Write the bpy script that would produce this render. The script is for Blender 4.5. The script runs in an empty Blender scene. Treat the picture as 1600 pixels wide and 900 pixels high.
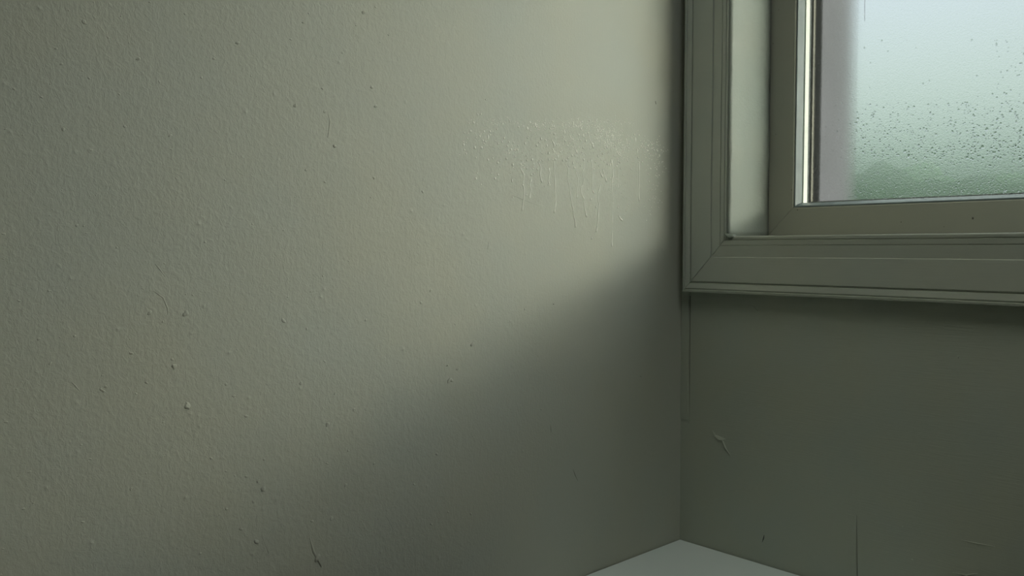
import bpy, bmesh, math, random
from mathutils import Vector, noise
random.seed(7)
SC = bpy.context.scene
COL = SC.collection

# ---------------------------------------------------------------- camera
FPX = 1339.0                       # focal length in pixels of the 1600 px frame
CAM = Vector((0.958, -1.320, 1.300))
TH = math.atan(62.0 / FPX)         # the camera looks slightly down
AZ = math.radians(137.2)
D = Vector((math.cos(AZ), math.sin(AZ), 0)); RT = Vector((math.sin(AZ), -math.cos(AZ), 0))
FW = D * math.cos(TH) - Vector((0, 0, math.sin(TH)))
UP = D * math.sin(TH) + Vector((0, 0, math.cos(TH)))
cd = bpy.data.cameras.new('camera'); cam = bpy.data.objects.new('camera', cd); COL.objects.link(cam)
cam.location = CAM
cam.rotation_euler = FW.to_track_quat('-Z', 'Y').to_euler()
cd.sensor_width = 36.0; cd.lens = 36.0 * FPX / 1600.0; cd.clip_start = 0.01
SC.camera = cam

# ---------------------------------------------------------------- colour management
SC.view_settings.view_transform = 'Standard'; SC.view_settings.look = 'None'
SC.view_settings.gamma = 1.0; SC.view_settings.use_curve_mapping = False
SC.view_settings.exposure = 0.0
SC.cycles.use_denoising = True
SC.cycles.max_bounces = 12; SC.cycles.diffuse_bounces = 6; SC.cycles.transparent_max_bounces = 16
SC.cycles.sample_clamp_indirect = 6.0

# ---------------------------------------------------------------- sky: overcast, plus an unseen low bright band added to light the left wall
SKY = 0.80
ZEN = 3.0                          # overhead sky raised to send fill light through the ceiling opening
BAND = 95.0
BAND_C, BAND_W = 0.37, 0.09      # height / depth of the band, softness
BAND_COL = (1.0, 0.965, 0.83)
w = bpy.data.worlds.new('overcast_sky'); SC.world = w; w.use_nodes = True
nt = w.node_tree; nt.nodes.clear()
def N(nt, t, **k):
    n = nt.nodes.new(t)
    for a, b in k.items(): setattr(n, a, b)
    return n
def M(nt, op, a, b=None, c=None, clamp=False):
    n = nt.nodes.new('ShaderNodeMath'); n.operation = op; n.use_clamp = clamp
    for i, v in enumerate((a, b, c)):
        if v is None: continue
        if isinstance(v, (int, float)): n.inputs[i].default_value = v
        else: nt.links.new(v, n.inputs[i])
    return n.outputs[0]
tc = N(nt, 'ShaderNodeTexCoord'); sp = N(nt, 'ShaderNodeSeparateXYZ'); nt.links.new(tc.outputs['Generated'], sp.inputs[0])
X_, Y_, Z_ = sp.outputs
ramp = N(nt, 'ShaderNodeValToRGB'); nt.links.new(M(nt, 'ABSOLUTE', Z_), ramp.inputs[0])
e = ramp.color_ramp.elements
e[0].position = 0.0; e[0].color = (0.34, 0.47, 0.40, 1)
e[1].position = 1.0; e[1].color = (ZEN*0.96, ZEN*1.0, ZEN*0.90, 1)
for p, c in ((0.07, (0.42, 0.55, 0.47, 1)), (0.16, (0.76, 0.88, 0.83, 1)), (0.28, (0.88, 0.97, 1.13, 1)), (0.55, (0.88, 0.97, 1.13, 1)), (0.75, (ZEN*0.96, ZEN*1.0, ZEN*0.90, 1))):
    x = e.new(p); x.color = c
ns = N(nt, 'ShaderNodeTexNoise'); ns.inputs['Scale'].default_value = 3.0; nt.links.new(tc.outputs['Generated'], ns.inputs['Vector'])
bg1 = N(nt, 'ShaderNodeBackground'); nt.links.new(ramp.outputs[0], bg1.inputs[0])
nt.links.new(M(nt, 'MULTIPLY', M(nt, 'MULTIPLY_ADD', ns.outputs[0], 0.3, 0.85), SKY), bg1.inputs[1])
ymax = M(nt, 'MAXIMUM', Y_, 0.01)
u = M(nt, 'DIVIDE', Z_, ymax); v = M(nt, 'DIVIDE', X_, ymax)
g = M(nt, 'DIVIDE', M(nt, 'SUBTRACT', u, BAND_C), BAND_W)
g = M(nt, 'EXPONENT', M(nt, 'MULTIPLY', M(nt, 'MULTIPLY', g, g), -1.0))
mr = N(nt, 'ShaderNodeMapRange', interpolation_type='SMOOTHSTEP'); nt.links.new(v, mr.inputs[0])
mr.inputs[1].default_value = 0.10; mr.inputs[2].default_value = 2.4
g = M(nt, 'MULTIPLY', g, mr.outputs[0])
vc = M(nt, 'MINIMUM', v, 7.0)
g = M(nt, 'MULTIPLY', g, M(nt, 'POWER', M(nt, 'MULTIPLY_ADD', M(nt, 'MULTIPLY', vc, vc), 1.0, 1.0), 0.6))
g = M(nt, 'MULTIPLY', g, M(nt, 'GREATER_THAN', Y_, 0.02))
bg2 = N(nt, 'ShaderNodeBackground'); bg2.inputs[0].default_value = (*BAND_COL, 1)
nt.links.new(M(nt, 'MULTIPLY', g, BAND), bg2.inputs[1])
ad = N(nt, 'ShaderNodeAddShader'); nt.links.new(bg1.outputs[0], ad.inputs[0]); nt.links.new(bg2.outputs[0], ad.inputs[1])
wo = N(nt, 'ShaderNodeOutputWorld'); nt.links.new(ad.outputs[0], wo.inputs[0])
w.cycles.sampling_method = 'MANUAL'; w.cycles.sample_map_resolution = 1024

# ---------------------------------------------------------------- helpers
def ray(px, py): return FW + RT * ((px - 800) / FPX) + UP * ((450 - py) / FPX)
def on_x(px, py, x=0.0):
    r = ray(px, py); return CAM + r * ((x - CAM.x) / r.x)
def on_y(px, py, y=0.0):
    r = ray(px, py); return CAM + r * ((y - CAM.y) / r.y)

def obj(name, bm, mat=None, parent=None, smooth=False):
    me = bpy.data.meshes.new(name); bmesh.ops.recalc_face_normals(bm, faces=bm.faces[:]); bm.to_mesh(me); bm.free()
    if smooth:
        for p in me.polygons: p.use_smooth = True
    o = bpy.data.objects.new(name, me); COL.objects.link(o)
    if mat: me.materials.append(mat)
    if parent: o.parent = parent
    return o
def tag(o, label=None, cat=None, group=None, kind=None):
    for k, val in (('label', label), ('category', cat), ('group', group), ('kind', kind)):
        if val: o[k] = val
    return o
def empty(name, loc=(0, 0, 0)):
    o = bpy.data.objects.new(name, None); COL.objects.link(o); o.location = loc; o.empty_display_size = 0.1
    return o
def box(bm, a, b, bevel=0.0, segs=2):
    x0, y0, z0 = a; x1, y1, z1 = b
    vs = [bm.verts.new(p) for p in ((x0,y0,z0),(x1,y0,z0),(x1,y1,z0),(x0,y1,z0),(x0,y0,z1),(x1,y0,z1),(x1,y1,z1),(x0,y1,z1))]
    fs = [bm.faces.new([vs[i] for i in q]) for q in ((0,3,2,1),(4,5,6,7),(0,1,5,4),(1,2,6,5),(2,3,7,6),(3,0,4,7))]
    if bevel:
        es = list({e for f in fs for e in f.edges})
        bmesh.ops.bevel(bm, geom=es, offset=bevel, segments=segs, affect='EDGES', profile=0.6)
def tube(bm, pts, rads, n=8, flat=1.0, axis=None):
    """tube through pts; axis: direction squashed by flat"""
    rings = []
    for i, p in enumerate(pts):
        a = pts[max(0, i-1)]; b = pts[min(len(pts)-1, i+1)]
        t = (b - a).normalized(); nrm = axis if axis else Vector((1, 0, 0))
        s = t.cross(nrm).normalized(); q = s.cross(t).normalized()
        rings.append([bm.verts.new(p + (s*math.cos(2*math.pi*k/n) + q*math.sin(2*math.pi*k/n)*flat) * rads[i]) for k in range(n)])
    for i in range(len(rings)-1):
        for k in range(n):
            bm.faces.new((rings[i][k], rings[i][(k+1) % n], rings[i+1][(k+1) % n], rings[i+1][k]))
    bm.faces.new(rings[0][::-1]); bm.faces.new(rings[-1])
def dome(bm, c, nrm, rx, rz, h, n=8, m=3):
    """low blister on a wall: rx along the wall, rz vertical, h proud of it"""
    nrm = nrm.normalized(); zz = Vector((0, 0, 1)); xx = zz.cross(nrm).normalized()
    prev = None
    for j in range(m+1):
        a = j / m * math.pi / 2
        if j == m:
            top = bm.verts.new(c + nrm * h)
            for k in range(n): bm.faces.new((prev[k], prev[(k+1) % n], top))
            break
        ring = [bm.verts.new(c + xx*rx*math.cos(a)*math.cos(2*math.pi*k/n) + zz*rz*math.cos(a)*math.sin(2*math.pi*k/n) + nrm*(h*math.sin(a) - (0.0003 if j == 0 else 0))) for k in range(n)]
        if prev:
            for k in range(n): bm.faces.new((prev[k], prev[(k+1) % n], ring[(k+1) % n], ring[k]))
        prev = ring

# ---------------------------------------------------------------- materials
def mat(name):
    m = bpy.data.materials.new(name); m.use_nodes = True; nt = m.node_tree
    return m, nt, nt.nodes['Principled BSDF']
def noise_tex(nt, vec, scale, detail=3, rough=0.5, dist=0.0):
    n = N(nt, 'ShaderNodeTexNoise'); n.inputs['Scale'].default_value = scale; n.inputs['Detail'].default_value = detail
    n.inputs['Roughness'].default_value = rough; n.inputs['Distortion'].default_value = dist
    if vec is not None: nt.links.new(vec, n.inputs['Vector'])
    return n.outputs[0]
def mapping(nt, vec, scale):
    n = N(nt, 'ShaderNodeMapping'); n.inputs['Scale'].default_value = scale; nt.links.new(vec, n.inputs['Vector']); return n.outputs[0]
def bump(nt, h, dist, strength=1.0, prev=None):
    n = N(nt, 'ShaderNodeBump'); n.inputs['Strength'].default_value = strength; n.inputs['Distance'].default_value = dist
    nt.links.new(h, n.inputs['Height'])
    if prev is not None: nt.links.new(prev, n.inputs['Normal'])
    return n.outputs[0]
def maprange(nt, v, a, b, c, d):
    n = N(nt, 'ShaderNodeMapRange'); n.clamp = True; nt.links.new(v, n.inputs[0])
    for i, q in enumerate((a, b, c, d)): n.inputs[i+1].default_value = q
    return n.outputs[0]
def tint(nt, bs, vec, c1, c2, scale):
    f = noise_tex(nt, vec, scale, 4, 0.55)
    mx = N(nt, 'ShaderNodeMix', data_type='RGBA'); nt.links.new(maprange(nt, f, 0.35, 0.65, 0, 1), mx.inputs[0])
    mx.inputs[6].default_value = (*c1, 1); mx.inputs[7].default_value = (*c2, 1)
    nt.links.new(mx.outputs[2], bs.inputs['Base Color'])

PAINT = (0.405, 0.405, 0.335); PAINT2 = (0.385, 0.40, 0.35)
def wall_paint():
    m, nt, bs = mat('old_wall_paint'); P = N(nt, 'ShaderNodeTexCoord').outputs['Object']
    tint(nt, bs, P, PAINT, PAINT2, 4.0)
    bs.inputs['Roughness'].default_value = 0.55
    s = N(nt, 'ShaderNodeSeparateXYZ'); nt.links.new(P, s.inputs[0])
    # heavy roller stipple away from the corner, fading to brushed paint next to it
    edge = M(nt, 'MULTIPLY_ADD', noise_tex(nt, P, 3.0, 2), 0.5, s.outputs[1])      # y + noise
    rough_amt = maprange(nt, edge, -0.35, 0.10, 1.0, 0.12)
    mid_amt = maprange(nt, edge, -0.15, 0.25, 1.0, 0.35)
    big = noise_tex(nt, mapping(nt, P, (1, 1.0, 0.8)), 125, 3, 0.55, 0.55)
    fine = noise_tex(nt, mapping(nt, P, (1, 1.0, 0.8)), 290, 2, 0.55, 0.5)
    vor = N(nt, 'ShaderNodeTexVoronoi'); vor.inputs['Scale'].default_value = 70; nt.links.new(P, vor.inputs['Vector'])
    pim = M(nt, 'POWER', maprange(nt, vor.outputs['Distance'], 0.0, 0.30, 1.0, 0.0), 2.0)
    msk = maprange(nt, noise_tex(nt, P, 31, 1), 0.56, 0.66, 0, 1)
    brush = noise_tex(nt, mapping(nt, P, (1, 330, 22)), 1.0, 2)
    ridge = noise_tex(nt, mapping(nt, P, (1, 1, 0.55)), 34, 3, 0.6, 1.2)
    ridge = maprange(nt, M(nt, 'ABSOLUTE', M(nt, 'SUBTRACT', ridge, 0.5)), 0.0, 0.02, 1.0, 0.0)
    h = M(nt, 'MULTIPLY', M(nt, 'MULTIPLY', big, 0.9), rough_amt)
    h = M(nt, 'ADD', h, M(nt, 'MULTIPLY', M(nt, 'MULTIPLY', fine, 0.42), mid_amt))
    h = M(nt, 'ADD', h, M(nt, 'MULTIPLY', M(nt, 'MULTIPLY', pim, msk), M(nt, 'MULTIPLY', rough_amt, 0.9)))
    h = M(nt, 'ADD', h, M(nt, 'MULTIPLY', M(nt, 'MULTIPLY', ridge, 0.05), rough_amt))
    h = M(nt, 'ADD', h, M(nt, 'MULTIPLY', brush, 0.10))
    nt.links.new(bump(nt, h, 0.00085), bs.inputs['Normal'])
    return m
def brushed(name, c1, c2, rough, vscale, amt, extra=0.0):
    m, nt, bs = mat(name); P = N(nt, 'ShaderNodeTexCoord').outputs['Object']
    tint(nt, bs, P, c1, c2, 7.0); bs.inputs['Roughness'].default_value = rough
    h = noise_tex(nt, mapping(nt, P, vscale), 1.0, 3)
    h = M(nt, 'ADD', h, M(nt, 'MULTIPLY', noise_tex(nt, P, 60, 2), 0.6))
    if extra: h = M(nt, 'ADD', h, M(nt, 'MULTIPLY', noise_tex(nt, mapping(nt, P, (1, 1, 2.2)), 170, 3, 0.6, 1.5), extra))
    nt.links.new(bump(nt, h, amt), bs.inputs['Normal'])
    return m
M_WALL = wall_paint()
M_WALLR = brushed('brushed_wall_paint', (0.41, 0.425, 0.35), (0.39, 0.42, 0.365), 0.6, (25, 25, 420), 0.00025)
M_TRIM_V = brushed('trim_paint_upright', (0.44, 0.46, 0.40), (0.42, 0.45, 0.40), 0.42, (380, 380, 12), 0.00015)
M_TRIM_H = brushed('trim_paint_level', (0.44, 0.455, 0.385), (0.42, 0.445, 0.39), 0.42, (12, 380, 380), 0.00015)
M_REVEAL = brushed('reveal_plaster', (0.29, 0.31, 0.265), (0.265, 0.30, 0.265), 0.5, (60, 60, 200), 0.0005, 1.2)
M_SASH = brushed('sash_paint', (0.36, 0.355, 0.29), (0.34, 0.34, 0.285), 0.5, (120, 120, 120), 0.0001)
M_BEAD = brushed('bead_plastic', (0.22, 0.26, 0.26), (0.205, 0.25, 0.255), 0.35, (60, 60, 60), 0.00005)
M_CEIL = brushed('ceiling_paint', (0.62, 0.66, 0.60), (0.58, 0.62, 0.57), 0.8, (40, 40, 40), 0.0002)
M_BACK = brushed('room_paint', (0.20, 0.21, 0.18), (0.18, 0.20, 0.17), 0.7, (60, 60, 60), 0.0002)
M_FLOOR = brushed('floor_boards', (0.10, 0.085, 0.06), (0.08, 0.07, 0.05), 0.5, (8, 120, 8), 0.0004)
M_TABLE = brushed('white_table_paint', (0.74, 0.79, 0.78), (0.70, 0.77, 0.76), 0.38, (40, 40, 40), 0.00004)
M_OBEAD = brushed('outer_bead_paint', (0.12, 0.115, 0.095), (0.10, 0.10, 0.085), 0.5, (60, 60, 60), 0.0001)
M_OUTER = brushed('masonry', (0.034, 0.034, 0.044), (0.027, 0.028, 0.036), 0.9, (30, 30, 30), 0.001)
M_WHITE = brushed('white_spacer', (0.88, 0.87, 0.80), (0.82, 0.82, 0.76), 0.5, (30, 30, 700), 0.0009)
nt = M_WHITE.node_tree; bs = nt.nodes['Principled BSDF']; P = N(nt, 'ShaderNodeTexCoord').outputs['Object']
sx = N(nt, 'ShaderNodeSeparateXYZ'); nt.links.new(P, sx.inputs[0])
k1 = M(nt, 'GREATER_THAN', M(nt, 'SINE', M(nt, 'MULTIPLY', sx.outputs[2], 2 * math.pi / 0.0034)), -0.1)
k2 = M(nt, 'GREATER_THAN', sx.outputs[1], 0.104 + 0.0155 + 0.0168)
mx = N(nt, 'ShaderNodeMix', data_type='RGBA'); src_ = bs.inputs['Base Color'].links[0].from_socket
nt.links.new(M(nt, 'MULTIPLY', k1, k2), mx.inputs[0]); nt.links.new(src_, mx.inputs[6]); mx.inputs[7].default_value = (0.05, 0.05, 0.045, 1)
nt.links.new(mx.outputs[2], bs.inputs['Base Color'])
m, nt, bs = mat('dark_gap'); bs.inputs['Base Color'].default_value = (0.012, 0.013, 0.011, 1); bs.inputs['Roughness'].default_value = 0.9; M_DARK = m
m, nt, bs = mat('dirt'); bs.inputs['Base Color'].default_value = (0.10, 0.10, 0.08, 1); M_SPECK = m  # also colours the scratches and the dark gap lines
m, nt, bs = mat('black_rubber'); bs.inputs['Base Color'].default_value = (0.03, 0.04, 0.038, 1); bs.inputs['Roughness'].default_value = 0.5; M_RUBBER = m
m, nt, bs = mat('grass'); P = N(nt, 'ShaderNodeTexCoord').outputs['Object']; tint(nt, bs, P, (0.06, 0.14, 0.04), (0.12, 0.20, 0.07), 3); bs.inputs['Roughness'].default_value = 0.9; M_GRASS = m
m, nt, bs = mat('hedge_leaf'); P = N(nt, 'ShaderNodeTexCoord').outputs['Object']; tint(nt, bs, P, (0.010, 0.055, 0.010), (0.028, 0.10, 0.022), 6); bs.inputs['Roughness'].default_value = 0.7; M_LEAF = m
m, nt, bs = mat('water_on_paint')
bs.inputs['Base Color'].default_value = (0.84, 0.845, 0.76, 1); bs.inputs['Roughness'].default_value = 0.16; bs.inputs['IOR'].default_value = 1.45
bs.inputs['Coat Weight'].default_value = 0.6; bs.inputs['Coat Roughness'].default_value = 0.05; M_DROP = m

def clear_glass():
    m, nt, bs = mat('clear_glass'); nt.nodes.remove(bs); out = nt.nodes['Material Output']
    t = N(nt, 'ShaderNodeBsdfTransparent'); t.inputs[0].default_value = (0.97, 0.99, 0.98, 1)
    g = N(nt, 'ShaderNodeBsdfGlossy'); g.inputs['Roughness'].default_value = 0.02
    f = N(nt, 'ShaderNodeFresnel'); f.inputs[0].default_value = 1.3
    mx = N(nt, 'ShaderNodeMixShader'); ge = N(nt, 'ShaderNodeNewGeometry'); nt.links.new(M(nt, 'MULTIPLY', f.outputs[0], M(nt, 'SUBTRACT', 1.0, ge.outputs['Backfacing'])), mx.inputs[0]); nt.links.new(t.outputs[0], mx.inputs[1]); nt.links.new(g.outputs[0], mx.inputs[2])
    nt.links.new(mx.outputs[0], out.inputs[0]); return m
def wet_glass():
    m, nt, bs = mat('misted_glass'); nt.nodes.remove(bs); out = nt.nodes['Material Output']
    P = N(nt, 'ShaderNodeTexCoord').outputs['Object']
    t = N(nt, 'ShaderNodeBsdfTransparent')
    r = N(nt, 'ShaderNodeBsdfRefraction'); r.inputs['Roughness'].default_value = 0.65; r.inputs['IOR'].default_value = 1.16
    l = N(nt, 'ShaderNodeBsdfTranslucent'); l.inputs[0].default_value = (0.93, 0.97, 0.96, 1)
    h = noise_tex(nt, P, 420, 3, 0.6, 0.5)
    b = bump(nt, h, 0.0012); nt.links.new(b, r.inputs['Normal'])
    m1 = N(nt, 'ShaderNodeMixShader'); m1.inputs[0].default_value = 0.86; nt.links.new(t.outputs[0], m1.inputs[1]); nt.links.new(r.outputs[0], m1.inputs[2])
    m2 = N(nt, 'ShaderNodeMixShader'); nt.links.new(m1.outputs[0], m2.inputs[1]); nt.links.new(l.outputs[0], m2.inputs[2])
    nt.links.new(maprange(nt, noise_tex(nt, P, 260, 3, 0.6), 0.3, 0.7, 0.0, 0.035), m2.inputs[0])
    nt.links.new(m2.outputs[0], out.inputs[0]); return m
M_CLEAR = clear_glass(); M_WET = wet_glass()
m, nt, bs = mat('water'); bs.inputs['Transmission Weight'].default_value = 1.0; bs.inputs['Roughness'].default_value = 0.03; bs.inputs['IOR'].default_value = 1.33; M_WATER = m

# ---------------------------------------------------------------- room sizes
RX, RY, RZ, TW = 2.8, -2.4, 2.55, 0.30
OX0, OX1, OZ0, OZ1 = 0.1075, 2.10, 1.320, 2.30       # window opening inside the room
EX0, EX1, EZ0, EZ1 = 0.187, 2.00, 1.368, 2.235     # opening on the outside

def struct(name, bm, m, parent=None, **k):
    o = obj(name, bm, m, parent, **k)
    if parent is None: o['kind'] = 'structure'
    return o

# left wall, with its lumps of old plaster under the paint
bm = bmesh.new(); box(bm, (-TW, RY - TW, 0), (0, TW, RZ))
PX = Vector((1, 0, 0))
lumps = [(371,67,4.5),(454,61,2.5),(581,136,3.5),(587,166,4),(461,165,4),(523,228,4),(99,202,3),(139,122,2.5),(131,34,4),(216,92,4),(266,212,3),(568,20,4),
 (290,490,5.5),(234,489,3.5),(293,635,6),(272,573,5),(205,552,4),(443,501,4),(229,598,3),(213,615,2.5),(512,663,4),(553,640,3),(738,538,4),(702,594,4.5),(706,594,3),
 (511,724,3),(403,752,3),(411,765,4.5),(540,758,3),(354,795,3),(377,827,4),(401,846,5),(496,872,5.5),(518,810,4),(647,757,3),(330,716,3),(540,758,3),(385,650,4),
 (160,610,4),(165,604,3),(385,745,3),(820,483,2),(1000,588,1.5),(930,521,1.5),(846,640,2),(700,800,2),(96,100,3),(30,470,3),(77,455,3),(60,530,3)]
for i in range(150):
    px = random.betavariate(1.1, 1.7) * 800; py = random.uniform(0, 900)
    lumps.append((px, py, random.uniform(1.2, 3.0)))
for px, py, r in lumps:
    c = on_x(px, py); t = (c - CAM).dot(FW); rr = r * t / FPX
    k0 = len(bm.verts); rr *= 0.72
    dome(bm, c, PX, rr*1.25, rr * random.uniform(0.8, 1.5), rr * random.uniform(0.30, 0.5), 10, 3)
    bm.verts.ensure_lookup_table(); sh = random.uniform(-0.6, 0.6)
    for v_ in bm.verts[k0:]:
        q = v_.co - c; f = 1 + 0.75 * noise.noise(Vector((q.y, q.z, 0)) / rr * 0.9 + Vector((px, py, 0)))
        v_.co = c + Vector((q.x * max(0.3, f), q.y * f + q.z * sh, q.z * f))
for pts, r in (([(242,412),(250,421),(258,432)],1.2),([(240,455),(255,465),(262,482),(262,492)],1.2),([(112,597),(118,603),(126,612)],1.5),([(484,840),(490,862),(502,886)],2.2),
               ([(538,848),(543,863)],1.3),([(410,838),(420,865)],1.5),([(605,808),(615,828)],1.2),([(512,175),(516,190),(512,215)],1.2),([(800,305),(830,317),(862,323)],0.35),
               ([(765,372),(763,383),(762,390)],0.7),([(300,165),(312,205)],1.2),([(60,85),(95,160)],1.2),([(372,20),(380,45)],1.0)):
    P3 = [on_x(*p) for p in pts]; rr = [r * (p - CAM).dot(FW) / FPX for p in P3]; rr[0] *= .3; rr[-1] *= .3
    tube(bm, P3, rr, 6, 0.5, PX)
wl = struct('wall_left', bm, M_WALL, smooth=False)
for p in wl.data.polygons[6:]: p.use_smooth = True

bm = bmesh.new()
for pts, q in (([(895.5,733),(898,741),(903,752)], .55), ([(860,664),(861,671),(861,677)], .4), ([(1000,588),(1001.5,588.6)], .7), ([(864,475),(865.5,475.5)], .6), ([(1024,158),(1025,163)], .7)):
    P3 = [on_x(*p) for p in pts]; tube(bm, P3, [q * (p - CAM).dot(FW) / FPX * (1 if 0 < i < len(P3)-1 or len(P3) == 2 else .3) for i, p in enumerate(P3)], 6, 0.5, PX)
o = obj('paint_scratches', bm, M_SPECK, wl); o['label'] = 'small dark scratches in the paint'
# right wall: a thick wall with a window hole, rebated outside
bm = bmesh.new()
def holed(bm, y0, y1, x0, x1, z0, z1, hx0, hx1, hz0, hz1):
    box(bm, (x0, y0, z0), (hx0, y1, z1)); box(bm, (hx1, y0, z0), (x1, y1, z1))
    box(bm, (hx0, y0, z0), (hx1, y1, hz0)); box(bm, (hx0, y0, hz1), (hx1, y1, z1))
holed(bm, 0, 0.160, 0, RX + TW, 0, RZ, OX0, OX1, OZ0, OZ1)
wr = struct('wall_right', bm, M_WALLR)
bm = bmesh.new(); holed(bm, 0.1615, TW, 0, RX + TW, 0, RZ, EX0, EX1, EZ0 - 0.01, EZ1)
obj('outer_masonry', bm, M_OUTER, wr)
# a painted-over edge of lining paper beside the corner, and a bulge low on the wall
bm = bmesh.new(); box(bm, (0.0, -0.0016, 0.98), (0.0165, 0.0, 1.222), 0.0007); obj('lining_edge', bm, M_WALLR, wr)
bm = bmesh.new()
a = on_y(1326, 803); b = on_y(1339, 803)
box(bm, (a.x, -0.0009, 0.70), (b.x, 0.0, a.z), 0.0004); obj('painted_over_strip', bm, M_WALLR, wr)
NY = Vector((0, -1, 0))
def ridge_r(name, pts, rads, m, lab=None, flat=0.6):
    bm = bmesh.new(); P3 = [on_y(*p) for p in pts]
    tube(bm, P3, [r * (p - CAM).dot(FW) / FPX for p, r in zip(P3, rads)], 6, flat, NY); o = obj(name, bm, m, wr, smooth=True)
    if lab: o['label'] = lab
ridge_r('paint_ridge', [(1502,844),(1525,849),(1554,854)], [.4, 1.4, .4], M_WALLR)
ridge_r('paint_ridge', [(1488,895),(1510,899),(1528,896)], [.4, 1.6, .4], M_WALLR)
ridge_r('paint_ridge', [(1144,475),(1152,476),(1160,475)], [.3, 1.2, .3], M_WALLR)
ridge_r('paint_ridge', [(1160,474),(1178,479),(1184,486)], [.3, .9, .3], M_WALLR)
ridge_r('dark_gap_line', [(1078.5,462),(1078,540),(1077.5,600),(1077,662)], [.5, .45, .35, .1], M_SPECK, 'dark hairline gap beside the corner')  # dark tube painted in for the gap along the strip's edge
ridge_r('dark_gap_line', [(1338.5,805),(1339,850),(1339.5,905)], [.2, .45, .45], M_SPECK)
ridge_r('dark_gap_line', [(1079,459),(1078.6,450),(1079,441)], [.3, .6, .4], M_SPECK)
ridge_r('paint_scratch', [(1194,836),(1193,841),(1191,847)], [.3, .8, .3], M_DARK, 'thin dark scratch')
for px, py, r in ((1153,465,1),(1150,768,1.1),(1425,875,2),(1410,823,1),(1222,746,1),(1217,520,1.4),(1497,558,2),(1176,515,1)):
    ridge_r('paint_speck', [(px, py - r), (px, py), (px + .5, py + r)], [.3, r*.6, .3], M_WALLR)
# flap of peeling paint
bm = bmesh.new()
P = [on_y(*p) for p in ((1113,672),(1117,681),(1124,687),(1129,688),(1134,700),(1141,712))]
Q = [on_y(*p) for p in ((1114.5,672),(1120,680),(1134,685.5),(1130.5,689),(1135,699.5),(1141.5,711))]
lift = (0.0005, .0015, .0025, .0015, .002, .0006)
va = [bm.verts.new(p + NY*(l)) for p, l in zip(P, lift)]; vb = [bm.verts.new(q + NY*0.0002) for q in Q]
va2 = [bm.verts.new(p + NY*(l-0.0005)) for p, l in zip(P, lift)]; vb2 = [bm.verts.new(q) for q in Q]
for i in range(5):
    bm.faces.new((va[i], va[i+1], vb[i+1], vb[i])); bm.faces.new((va2[i+1], va2[i], vb2[i], vb2[i+1])); bm.faces.new((va[i+1], va[i], va2[i], va2[i+1]))
o = obj('peeling_paint', bm, M_WALLR, wr); o['label'] = 'small curled flap of peeling paint'

# rest of the room
bm = bmesh.new(); box(bm, (-TW, RY - TW, -0.1), (RX + TW, TW, 0)); struct('floor', bm, M_FLOOR)
# the ceiling has an opening added, out of view, to let in fill light
bm = bmesh.new(); KX0, KX1, KY0, KY1 = 0.4, 2.2, -1.05, -0.30
box(bm, (-TW, RY - TW, RZ), (KX0, TW, RZ + 0.1)); box(bm, (KX1, RY - TW, RZ), (RX + TW, TW, RZ + 0.1))
box(bm, (KX0, RY - TW, RZ), (KX1, KY0, RZ + 0.1)); box(bm, (KX0, KY1, RZ), (KX1, TW, RZ + 0.1)); struct('ceiling', bm, M_CEIL)
bm = bmesh.new(); box(bm, (0, RY - TW, 0), (RX + TW, RY, RZ)); struct('wall_back', bm, M_BACK)
bm = bmesh.new(); box(bm, (RX, RY, 0), (RX + TW, 0, RZ)); struct('wall_far_side', bm, M_BACK)

# ---------------------------------------------------------------- window
win = empty('window_1', (0, 0, 0)); win['kind'] = 'structure'
G = 0.0005   # open hairline of the mitres
# casing profile: (distance out from the opening, height proud of the wall)
PROF = [(0.0006, 0.0), (0.0006, 0.0178), (0.0012, 0.0190), (0.0042, 0.0190), (0.0048, 0.0174), (0.0058, 0.0174), (0.0064, 0.0190), (0.0138, 0.0184),
        (0.0143, 0.0164), (0.0151, 0.0164), (0.0157, 0.0182), (0.0335, 0.0172), (0.0343, 0.0158), (0.0352, 0.0158), (0.0362, 0.0186), (0.0790, 0.0190),
        (0.0803, 0.0182), (0.0811, 0.0158), (0.0820, 0.0158), (0.0830, 0.0186), (0.0920, 0.0200), (0.0945, 0.0185), (0.0955, 0.0205), (0.0985, 0.0200), (0.0995, 0.0150), (0.0990, 0.0)]
def corner_pt(d, s):
    """point at distance d outside the opening at corner s = (sx, sz)"""
    return Vector(((OX0 - d * 0.93) if s[0] < 0 else (OX1 + d * 0.93), 0, (OZ0 - d) if s[1] < 0 else (OZ1 + d)))
def casing(name, s0, s1, mat_, seed):
    bm = bmesh.new(); rings = []; K = 26
    along = (corner_pt(0, s1) - corner_pt(0, s0)).normalized()
    for i in range(K + 1):
        t = i / K; ring = []
        for d, h in PROF:
            dd = max(d, 0) if False else d
            a = corner_pt(dd, s0) + along * G; b = corner_pt(dd, s1) - along * G
            p = a.lerp(b, t)
            if not along.z and 0.004 < d < 0.04 and h < 0.017: h += 0.65 * (0.0178 - h)
            wob = noise.noise(Vector((t * 6 + seed, d * 30, seed))) * 0.0006
            ring.append(bm.verts.new((p.x + (wob if along.z else 0), -h + wob*0.3, p.z + (0 if along.z else wob))))
        rings.append(ring)
    n = len(PROF)
    for i in range(K):
        for k in range(n):
            bm.faces.new((rings[i][k], rings[i][(k+1) % n], rings[i+1][(k+1) % n], rings[i+1][k]))
    bm.faces.new(rings[0][::-1]); bm.faces.new(rings[-1])
    return obj(name, bm, mat_, win)
casing('casing_side', (-1, -1), (-1, 1), M_TRIM_V, 1.3)
casing('casing_side', (1, -1), (1, 1), M_TRIM_V, 5.1)
casing('casing_bottom', (-1, -1), (1, -1), M_TRIM_H, 9.7)
casing('casing_top', (-1, 1), (1, 1), M_TRIM_H, 3.2)
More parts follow.
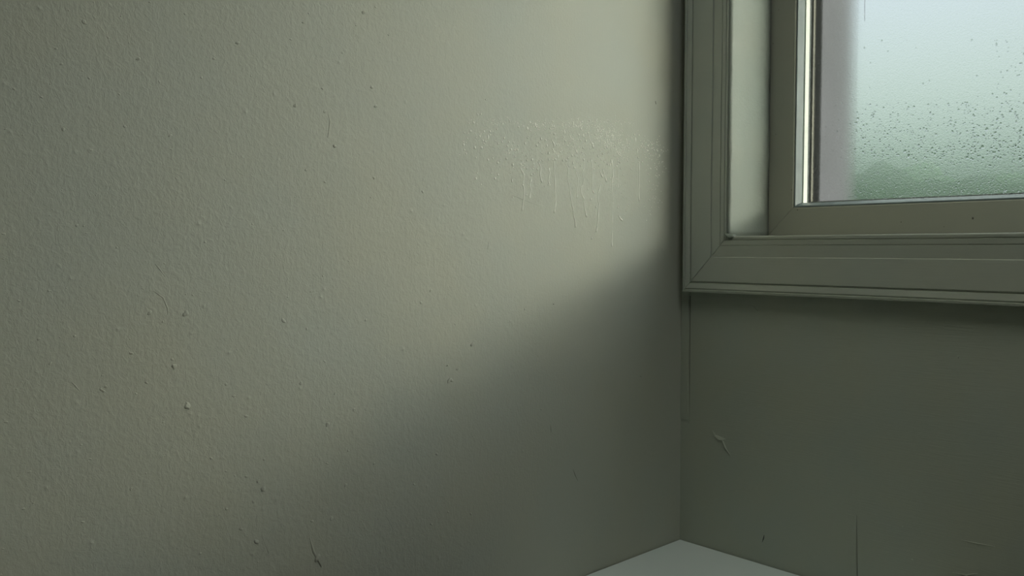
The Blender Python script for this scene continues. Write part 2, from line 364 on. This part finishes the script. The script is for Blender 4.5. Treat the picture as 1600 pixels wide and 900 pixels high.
# linings of the recess (reveals) and the sill board
SY = 0.104          # room face of the sash
bm = bmesh.new()
NZ_, NYY = 90, 16
def skin(bm, f, nu, nv):
    g = [[bm.verts.new(f(i/nu, j/nv)) for j in range(nv+1)] for i in range(nu+1)]
    for i in range(nu):
        for j in range(nv): bm.faces.new((g[i][j], g[i+1][j], g[i+1][j+1], g[i][j+1]))
def rev(side):
    def f(a, b):
        y = -0.0176 + b * 0.1206; z = OZ0 + a * (OZ1 - OZ0)
        d = 0.0012 * noise.noise(Vector((side, y*25, z*14))) + 0.0006 * noise.noise(Vector((side + 3, y*90, z*60)))
        d += 0.0045 * b ** 5 - 0.0016 * max(0.0, 1 - b * 8) ** 2
        x = OX0 + 0.0015 + d if side < 0 else OX1 - 0.0015 - d
        return (x, y, z)
    return f
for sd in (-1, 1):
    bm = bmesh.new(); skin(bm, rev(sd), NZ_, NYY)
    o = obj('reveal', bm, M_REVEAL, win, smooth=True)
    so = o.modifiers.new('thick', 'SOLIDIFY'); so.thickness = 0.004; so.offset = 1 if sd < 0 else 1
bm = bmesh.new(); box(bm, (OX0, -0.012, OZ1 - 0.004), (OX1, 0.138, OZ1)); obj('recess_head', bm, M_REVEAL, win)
bm = bmesh.new(); box(bm, (OX0 + .0005, -0.0193, OZ0 - 0.0040), (OX1 - .0005, 0.140, OZ0 + 0.0014), 0.0024, 4); obj('sill_board', bm, M_TRIM_H, win)
# lump of filler at the end of the sill
bm = bmesh.new(); bmesh.ops.create_icosphere(bm, subdivisions=3, radius=1.0)
for v_ in bm.verts:
    c = v_.co.copy(); k = 1 + 0.25 * noise.noise(c * 1.7)
    v_.co = Vector((OX0 + 0.0065 + c.x * 0.0120 * k, -0.014 + c.y * 0.0085 * k, OZ0 + 0.0005 + c.z * 0.0052 * k + (0.004 if c.x < -0.2 else 0) * abs(c.x)))
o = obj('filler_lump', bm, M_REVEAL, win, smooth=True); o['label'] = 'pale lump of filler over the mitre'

bm = bmesh.new(); box(bm, (OX0 + 0.0008, 0.1045, OZ0 + 0.0015), (OX0 + 0.0079, 0.110, OZ1 - 0.005)); obj('gap_shade_strip', bm, M_RUBBER, win)  # black strip added to paint the shaded gap between reveal and sash
# sash: four mitred members
SX0, SX1, SZ0, SZ1 = OX0 + 0.0080, OX1 - 0.0045, OZ0 + 0.003, OZ1 - 0.006
def frame_member(name, s0, s1, prof, m, lim, gap, seed, smooth=False):
    """prof: (distance in from the frame's outer edge, y)"""
    x0, x1, z0, z1 = lim
    def cp(d, s): return Vector((x0 + d if s[0] < 0 else x1 - d, 0, z0 + d if s[1] < 0 else z1 - d))
    bm = bmesh.new(); rings = []; K = 12
    al = (cp(0, s1) - cp(0, s0)).normalized()
    for i in range(K + 1):
        t = i / K; ring = []
        for d, y in prof:
            p = (cp(d, s0) + al*gap).lerp(cp(d, s1) - al*gap, t)
            ring.append(bm.verts.new((p.x, y, p.z)))
        rings.append(ring)
    n = len(prof)
    for i in range(K):
        for k in range(n): bm.faces.new((rings[i][k], rings[i][(k+1) % n], rings[i+1][(k+1) % n], rings[i+1][k]))
    bm.faces.new(rings[0][::-1]); bm.faces.new(rings[-1])
    return obj(name, bm, m, win, smooth=smooth)
LIM = (SX0, SX1, SZ0, SZ1)
SIDES = (((-1,-1),(-1,1),'stile'), ((1,-1),(1,1),'stile'), ((-1,-1),(1,-1),'rail'), ((-1,1),(1,1),'rail'))
SW = 0.0500       # sash member width
SP = [(0.0, SY + 0.001), (0.001, SY), (SW - 0.0015, SY), (SW, SY + 0.001), (SW, SY + 0.006), (SW, 0.158), (0.0, 0.158)]
for i, (a, b, k) in enumerate(SIDES): frame_member('sash_' + k, a, b, SP, M_SASH, LIM, 0.0004, i)
BP = [(SW + 0.0004, SY + 0.003), (SW + 0.0010, SY + 0.0022), (SW + 0.0030, SY + 0.0022), (SW + 0.0085, SY + 0.0135), (SW + 0.0085, SY + 0.0150), (SW + 0.0004, SY + 0.0150)]
for i, (a, b, k) in enumerate(SIDES): frame_member('glazing_bead', a, b, BP, M_BEAD, LIM, 0.0004, i)
bm = bmesh.new()
for px, py, q in ((1208,68,.8),(1217,15,.6),(1237,297,.9),(1212,210,.6),(1475,354,.8),(1520,341,1.9),(1408,347,.9),(1246,328,1.0)):
    c = on_y(px, py, SY); t_ = (c - CAM).dot(FW) / FPX
    dome(bm, c, Vector((0, -1, 0)), q * t_, q * t_ * 1.3, 0.0003, 6, 2)
o = obj('dirt_specks', bm, M_SPECK, win); o['label'] = 'tiny dark dirt specks on the frame'
GY = SY + 0.0155      # inner pane
SPC = [(SW + 0.0004, GY + 0.0045), (SW + 0.0090, GY + 0.0045), (SW + 0.0090, GY + 0.0190), (SW + 0.0004, GY + 0.0190)]
for i, (a, b, k) in enumerate(SIDES): frame_member('spacer_bar', a, b, SPC, M_WHITE, LIM, 0.0002, i)
SPR = [(SW + 0.0004, GY + 0.0190), (SW + 0.0094, GY + 0.0190), (SW + 0.0094, GY + 0.0225), (SW + 0.0004, GY + 0.0225)]
for i, (a, b, k) in enumerate(SIDES): frame_member('rubber_seal', a, b, SPR, M_RUBBER, LIM, 0.0, i)
gx0, gx1, gz0, gz1 = SX0 + SW + 0.002, SX1 - SW - 0.002, SZ0 + SW + 0.002, SZ1 - SW - 0.002
bm = bmesh.new(); box(bm, (gx0, GY, gz0), (gx1, GY + 0.004, gz1)); o = obj('inner_pane', bm, M_CLEAR, win)
OY = GY + 0.0228
bm = bmesh.new(); box(bm, (gx0, OY, gz0), (gx1, OY + 0.004, gz1)); o = obj('outer_pane', bm, M_WET, win)
o.data.materials.append(M_CLEAR); o['label'] = 'misted pane beaded with condensation'
for p in o.data.polygons:
    if p.normal.y > -0.9: p.material_index = 1
OB = [(SW + 0.0004, OY + 0.0045), (SW + 0.0120, OY + 0.0045), (SW + 0.0090, 0.161), (SW + 0.0004, 0.161)]
for i, (a, b, k) in enumerate(SIDES): frame_member('outer_bead', a, b, OB, M_OBEAD, LIM, 0.0, i)
bm = bmesh.new(); box(bm, (EX0 - .02, 0.162, EZ0 - 0.03), (EX1 + .02, 0.34, EZ0 - 0.008), 0.003); obj('outer_sill', bm, M_OUTER, win)

# condensation on the misted pane
bm = bmesh.new(); rr = random.Random(11)
def pane_pt(px, py): return on_y(px, py, OY)
n = 0
while n < 4600:
    px = rr.uniform(1280, 2050); py = rr.uniform(60, 312)
    base = 0.10 + 0.9 * max(0, min(1, (py - 140) / 150)) ** 1.3
    if 1480 < px: base += 0.12 * (py > 150)
    if px < 1335: base *= 0.25
    if py < 160 and px < 1540 and rr.random() < 0.8: continue
    if rr.random() > base: continue
    p = pane_pt(px, py)
    if p.z < gz0 + 0.008: continue
    r = rr.choice((0.0006, 0.0008, 0.0010, 0.0013)) * (0.8 if py > 250 else 1.25) * (1.5 if rr.random() < 0.06 else 1)
    dome(bm, p, Vector((0, -1, 0)), r, r * rr.uniform(0.9, 1.5), r * 0.34, 7, 3); n += 1
o = obj('condensation_droplets', bm, M_WATER, win, smooth=True); o['kind'] = 'stuff'
bm = bmesh.new(); P3 = [pane_pt(1351, y) for y in (-30, 0, 33)]
tube(bm, P3, [0.0008, 0.0007, 0.0003], 6, 0.6, NY); obj('condensation_run', bm, M_WATER, win, smooth=True)

# ---------------------------------------------------------------- white table in the corner
tb = empty('side_table', (0.25, -0.22, 0.0)); tag(tb, 'plain white table top pushed into the room corner under the window', 'table')
TZ = on_x(1058, 845, 0.004).z; X1, Y1 = 0.50, -0.44
def tpart(name, a, b, bev):
    bm = bmesh.new(); box(bm, a, b, bev, 3); o = obj(name, bm, M_TABLE, tb); o.location = (-0.25, 0.22, 0); return o
tpart('table_top', (0.002, Y1, TZ - 0.022), (X1, -0.002, TZ), 0.0022)
tpart('apron', (0.03, Y1 + 0.03, TZ - 0.09), (X1 - 0.03, Y1 + 0.045, TZ - 0.0225), 0.001)
tpart('apron', (X1 - 0.045, Y1 + 0.0455, TZ - 0.09), (X1 - 0.03, -0.0455, TZ - 0.0225), 0.001)
for x, y in ((0.025, -0.025), (X1 - 0.075, -0.025), (0.025, Y1 + 0.095), (X1 - 0.075, Y1 + 0.095)):
    tpart('leg', (x + .021, y - 0.050, 0), (x + 0.055, y - 0.0165, TZ - 0.0225), 0.002)

# ---------------------------------------------------------------- outside
bm = bmesh.new(); box(bm, (-14, TW, -0.12), (16, 24, -0.02)); tag(struct('ground', bm, M_GRASS), None)
bm = bmesh.new(); rr = random.Random(5)
def hedge_pt(x, y, z): return noise.noise(Vector((x*1.6, y*1.6, z*1.6)))
bmesh.ops.create_grid(bm, x_segments=160, y_segments=30, size=1.0)
for v_ in bm.verts:
    s, t = v_.co.x, (v_.co.y + 1) / 2
    a = t * math.pi; x = s * 4.2 - 1.2
    top = 1.63 + 0.11 * math.exp(-((x + 1.05) / 0.26) ** 2) + 0.09 * noise.noise(Vector((x*3.1, 0, 2))) + 0.05 * noise.noise(Vector((x*11, 0, 5)))
    
    y = 3.3 - math.cos(a) * 0.45; z = -0.02 + top * min(1.0, math.sin(a) * 1.9) ** 0.8
    k = 0.07 * noise.noise(Vector((x*5, y*5, z*5)))
    v_.co = Vector((x + k, y + k * 1.2, max(z + k, -0.02)))
for i in range(2600):
    x = rr.uniform(-4.2, 2.5); z = rr.uniform(1.1, 1.62); y = 2.85 + rr.uniform(-0.05, 0.06) + max(0, z - 1.3) * 0.8
    c = Vector((x, y, z)); a = Vector((rr.gauss(0,1), rr.gauss(0,1), rr.gauss(0,1))).normalized(); b = a.cross(Vector((rr.gauss(0,1), rr.gauss(0,1), rr.gauss(0,1)))).normalized()
    L = rr.uniform(.02, .04); q = [c - a*L, c + b*L*.4, c + a*L, c - b*L*.4]
    bm.faces.new([bm.verts.new(p) for p in q])
h = obj('hedge', bm, M_LEAF); tag(h, 'green garden hedge seen blurred along the foot of the misted window pane', 'hedge')

# ---------------------------------------------------------------- water beaded on the left wall
def zc(x0, y0, s): return lambda p: (x0 + p[0] / s, y0 + p[1] / s)
z1 = zc(710, 170, 7.5); z2 = zc(840, 170, 9.0); z3 = zc(940, 180, 9.0); z4 = zc(780, 250, 9.0); z5 = zc(880, 250, 6.43)
drops = []   # px, py, half width px, half height px
def add(zf, lst):
    for q in lst:
        px, py = zf(q); r = q[2] if len(q) > 2 else 1.1; k = q[3] if len(q) > 3 else 1.3
        drops.append((px, py, r, r * k))
add(z1, [(272,66,1.4),(313,62,1.3),(170,170,1.2),(226,163,1.7),(188,262,1.8),(118,282),(165,288,.9),(240,285,.9),(298,322,1.4),(258,342,1.2),(153,348),(108,388),(108,422,1.8),(138,395,.9),
 (118,482,1.5),(138,526,1.6),(62,540,.9),(240,455,2.1),(318,455,1.9),(348,265,1.6),(418,266,1.7),(423,303,1.2),(396,330,1.6,2.6),(332,372,1.6),(364,385,1.5),(345,408,1.2),(422,435,.9),(350,195,.9),
 (500,240,1.4),(565,178,1.5),(645,135,1.5),(650,152),(740,170,1,1.8),(752,212,1.5),(808,205,1,2.4),(855,230,1.8,1.7),(885,158,1.4,1.6),(890,256,1.5),(948,185,1.6,2.2),(962,212,1.3),(583,343,1.5),(515,408,1.5),
 (560,390,1.5),(640,390,1.4),(693,395,1.5),(622,437,1.8),(665,478,1.8),(740,480,1.6,1.5),(743,428,1.2),(828,405,1.9),(858,340,1.4),(712,562,1.2),(800,515,1),(845,548,1.2),(630,490,1),(600,515,.9),
 (250,572,1.5),(395,598,1.7),(450,580,1.4),(610,583,1.7),(508,632,1.7),(534,610,1.2),(536,680,.9),(683,655,1.9,1.5),(775,650,1.7),(818,650,1.7),(850,605,1.5),(790,608,1.1),(910,595,1.9),(930,648,1.4),(1000,605,1.3),
 (1030,605,1.4),(1068,368,1.7),(1015,350,1.7,1.7),(995,396,1.5),(965,428,1.6),(1083,430,1.5,2),(1105,518,1.8,1.5),(1105,590,1.3,2),(1150,595,1.2),(1185,592,1.4),(848,695,1.4,1.5),(920,700,1.5),(890,700,1),(972,708,1.6),
 (900,772,1.6),(934,762,1.5),(898,840,1.4,2.2),(1110,712,1.5,2.2),(252,818,1.8),(270,755,1),(475,815,1.8),(512,772,1.8),(435,760,1),(676,842,1.6,2.1),(658,752,.9),(800,893,1.2),(313,888,1.2),
 (1058,168,1.3),(1150,147,1.3),(1120,232,1.3),(1168,202,1.1),(1046,200,.9),(1172,295,1.7),(120,282,1),(905,465,1),(1025,520,1),(1110,870,1.3)])
add(z2, [(95,200,1.4),(208,175,1.3),(232,240,1.3),(175,282,1.3),(278,128,1),(330,128,1),(350,245,1.3),(440,205,1.2),(495,190,1.3),(566,147,1.3),(600,200,1.2,2),(632,184,1.4),(730,165,1.3),(775,180,1),
 (613,283,1.4,1.6),(578,365,1.7),(640,375,1.4,2.2),(380,330,1.4,2.4),(368,395,1.4),(235,355,1.6),(250,415,1.1,2.2),(390,452,1.6),(460,390,1.1,2),(500,430,1.1),(605,445,1.4),(680,450,1.6),(712,340,1.4),
 (450,490,1.2),(425,520,1.3),(495,540,1,2.4),(640,548,1.5),(545,595,1.5,1.8),(625,610,1.2),(485,655,1.5),(530,658,1.5),(430,695,1.5),(405,728,1.6),(355,725,1.5),(500,765,1.3,2.2),(648,715,1.6),(652,660,1,2.6),
 (710,738,1.2),(755,730,1.3,1.8),(322,610,1.4),(310,510,1,3),(215,570,1.3),(235,605,1.1,2),(285,670,1.3,2.6),(250,712,1.4),(210,718,1),(605,800,1.4),(520,830,1.5),(795,850,1.2),(840,300,1.6),(925,297,1.5),
 (815,365,1.4),(835,420,1.2,2.2),(970,375,1.4),(945,410,1.2),(880,385,1,1.8),(775,495,1.6,1.5),(800,470,1,2),(850,665,1.4,1.6),(915,632,1.3),(945,550,1.2),(980,545,1.2),(1035,570,1.2),(885,590,1.1),
 (900,720,1.2),(985,780,1.4),(815,750,1.3),(940,745,1.3),(860,800,1),(1020,790,1.1,2.4),(580,545,1,2),(440,800,1.2,2),(270,500,1,2),(360,500,.9,3)])
add(z3, [(28,205,1.4),(108,243,1.1),(70,285,1.4),(48,322,1.1),(158,320,1),(85,375,1.1),(232,350,1),(235,400,1.1),(190,430,1.2),(290,425,1,2),(75,455,1.2),(40,462),(140,480,1),(200,480,1.1),(20,540,1.1),
 (235,548,1.2),(255,562,1.1),(180,575,1.2),(230,640,1.2),(258,662,1.3),(235,688,1.2),(205,712,1.1),(80,688,1.2),(40,655,1.2),(155,630,1),(350,345,1,2.6),(400,375,.9),(385,405,1.2),(383,465,1.1),(365,645,1.1),
 (462,275,1.3,1.4),(477,345,1.2,3.4),(527,280,1.2),(605,300,1.1),(545,362,1.4,.8),(622,388,1),(655,430,1.4),(703,412,1.6),(775,382,1.5,1),(495,482,1.4),(575,452,.9),(645,500,1.4),(735,492,1.6),(785,502,1.4),
 (838,492,1.6),(865,508,1.1),(908,505,.9),(812,570,1.5,1.6),(515,597,1.4),(620,597,1.2),(525,662,1.4),(570,658,1.4),(665,540,1),(745,680,1),(812,658,.9),(690,752,1.4),(752,738,1.1),(773,762,1.3),(655,828,1),
 (755,845,1),(812,845,1),(305,845,1.2),(425,768,.9),(930,490,.8),(270,750,1),(160,400,1),(110,350,1),(130,430,1)])
add(z5, [(600,152,1.2),(640,385,.9),(600,365,.9),(550,478,1.2),(635,510,1.2),(655,460,1),(860,215,1.4),(865,315,1),(865,405,1.3),(970,405,1),(885,478,1.1),(960,478,1),(983,315,.9),(280,395,1.3,2),(250,290,1,2.4),(330,470,1.3),(287,785,1.4,1.6),(555,715,1)])
add(z4, [(185,65,1.5,1.6),(180,295,1.3,2),(190,520,1.1,1.8),(385,490,1.4),(490,490,1),(430,520,1.3,2),(690,350,1.2),(640,370,.9),(385,122,1.3,1.5),(155,185,.9),(710,350,1,2)])
seen = []
for d in drops:
    if all((d[0]-q[0])**2 + (d[1]-q[1])**2 > 1.6**2 for q in seen): seen.append(d)
drops = seen[:296]
bm = bmesh.new(); dome(bm, Vector((0, 0, 0)), PX, 1, 1, 1, 12, 5)
proto = obj('water_droplet', bm, M_DROP, smooth=True)
if proto.data.polygons[-1].normal.x < 0: proto.data.flip_normals()
for i, (px, py, a, b) in enumerate(drops):
    o = proto if i == 0 else proto.copy()
    if i: COL.objects.link(o)
    c = on_x(px, py); s = (c - CAM).dot(FW) / FPX; fy = 1 / 0.72
    o.location = c - PX * 0.0001
    o.scale = (a * s * 0.85, a * s * fy * 0.80, b * s * 0.95)
    o.scale.x *= 0.95
    if px < 818 and py > 193: lab, grp = 'tiny clear water droplet in the sparse left end of the wet patch on the wall', 'droplets at the left end of the wet patch'
    elif px < 960 and py < 193 + (px > 840) * 12: lab, grp = 'tiny clear water droplet in the thin row along the top of the wet patch', 'droplets along the top of the wet patch'
    elif px < 985: lab, grp = 'small water bead in the crowded middle of the wet patch, among the starting trails', 'droplets in the crowded middle of the wet patch'
    elif py < 262: lab, grp = 'tiny water droplet in the band nearest the room corner, right end of the wet patch', 'droplets at the right end of the wet patch'
    else: lab, grp = 'pinhead water droplet below the right end of the wet patch, near the lone short trail', 'droplets below the right end of the wet patch'
    tag(o, lab, 'water droplet', grp)
# the finest spray between them
bm = bmesh.new(); rr = random.Random(3); n = 0
clusters = [(950,215,26,20,170),(935,200,40,16,70),(905,196,22,7,60),(970,235,18,22,110),(1012,232,20,12,60),(1025,255,14,18,30),(965,300,14,25,35),(1022,300,12,30,25),(760,215,22,22,40),(850,200,30,10,60),(880,225,34,22,110),(820,260,25,12,40),(780,190,22,6,25),(798,235,15,8,30)]
for cx, cy, sx, sy, k in clusters:
    for _ in range(k):
        px = rr.gauss(cx, sx*.6); py = rr.gauss(cy, sy*.6)
        if px > 1046: continue
        c = on_x(px, py); s = (c - CAM).dot(FW) / FPX; r = rr.uniform(0.45, 0.85) * s
        dome(bm, c, PX, r*1.3, r * rr.uniform(1, 2), r*.8, 6, 2)
o = obj('fine_water_spray', bm, M_DROP, smooth=True); tag(o, 'fine misty spray of pinhead droplets scattered between the larger beads on the left wall', 'water spray', None, 'stuff')

runs = [
 (z4, [(290,95),(310,140),(340,190),(348,240),(335,340),(348,400),(352,480),(350,520),(332,620),(325,720)], 'a', 'leftmost long water trail on the left wall, kinked halfway down'),
 (z4, [(455,250),(435,310),(435,370),(450,420),(432,480),(430,530)], 'b', 'short broken water trail just right of the leftmost long trail'),
 (z4, [(545,20),(570,70),(585,115),(575,200),(585,260),(602,320)], 'c', 'wavy short water trail starting high in the left part of the drip cluster'),
 (z4, [(705,130),(712,180),(692,290),(705,340)], 'b', 'faint water trail just left of the second long straight one'),
 (z4, [(772,10),(775,110),(780,200),(787,300),(783,430),(795,500),(797,570),(788,660),(772,745)], 'a', 'second long water trail from the left, straight with a hooked foot'),
 (z5, [(25,35),(48,85),(50,130),(45,190),(60,250),(68,290),(72,350),(80,410),(98,490),(105,560),(122,620),(125,680)], 'a', 'third long water trail from the left, slanting down to the right'),
 (z5, [(125,112),(150,190),(150,240),(140,300),(140,385)], 'b', 'short water trail right of the slanting one'),
 (z5, [(210,0),(210,80),(195,120),(205,200),(195,260),(178,270),(182,330),(210,395)], 'b', 'forked thin water trail in the middle of the drip cluster'),
 (z5, [(208,400),(215,480),(235,575)], 'c', 'faint lower tail of water under the forked trail'),
 (z5, [(285,10),(295,90),(292,200),(292,300),(312,340)], 'b', 'thin water trail with a foot hooked to the right'),
 (z5, [(365,100),(385,150),(400,175)], 'c', 'small thick dribble left of the slanted little dribble'),
 (z5, [(395,90),(420,160),(435,222)], 'c', 'small dribble slanting right, just left of the longest water trail'),
 (z5, [(365,215),(372,260),(350,340),(352,410),(362,440),(352,500),(350,600),(342,670),(330,725)], 'a', 'wavering long water trail just left of the longest one'),
 (z5, [(480,-10),(497,60),(500,165),(488,200),(490,290),(500,370),(500,430),(492,520),(492,700),(488,780),(490,875)], 'a', 'longest water trail, reaching furthest down the left wall'),
 (z5, [(548,90),(555,160),(550,230),(556,290)], 'd', 'very faint water trail right of the longest one'),
 (z5, [(555,555),(575,590),(600,610)], 'c', 'small isolated dribble low down, right of the longest trail'),
 (z5, [(765,30),(765,120),(766,180),(763,280),(760,360),(765,415)], 'b', 'rightmost water trail, standing alone near the room corner'),
 (z2, [(195,425),(215,470),(235,500),(235,545)], 'c', 'squiggly dribble high in the left half of the drip cluster'),
 (z2, [(715,350),(725,400),(745,455),(770,500),(785,560)], 'c', 'dribble slanting down to the right, high in the drip cluster'),
 (z2, [(440,345),(465,400),(500,440),(515,500),(520,560),(550,600),(560,640)], 'b', 'long bent dribble in the upper middle of the drip cluster'),
 (z2, [(545,720),(550,800),(545,890)], 'd', 'fine upright dribble under the middle of the drip cluster'),
]
for zf, pts, kd, lab in runs:
    P2 = [zf(p) for p in pts]
    # resample
    out = []; 
    for a, b in zip(P2[:-1], P2[1:]):
        k = max(2, int(math.hypot(b[0]-a[0], b[1]-a[1]) / 2.2))
        for i in range(k): out.append((a[0] + (b[0]-a[0])*i/k, a[1] + (b[1]-a[1])*i/k))
    out.append(P2[-1])
    P3 = [on_x(*p) for p in out]; nP = len(P3); base = {'a': 1.0, 'b': .85, 'c': 1.15, 'd': .5}[kd]
    rads = []
    for i, p in enumerate(P3):
        s = (p - CAM).dot(FW) / FPX
        f = 0.62 + 0.75 * abs(noise.noise(Vector((i*0.16, len(rads)*0.0, P2[0][0]))))*1.6
        if kd == 'a' and zf is z5 and P2[0][0] > 950: f *= 1.25 if i < nP*.22 else .7
        if i == 0: f = .3
        if i >= nP - 3: f = (1.25, 1.35, .5)[i - nP + 3]
        rads.append(base * f * s)
    bm = bmesh.new(); tube(bm, P3, rads, 8, 0.78, PX)
    o = obj('water_trail', bm, M_DROP, smooth=True); tag(o, lab, 'water trail', 'water trails running down the left wall')
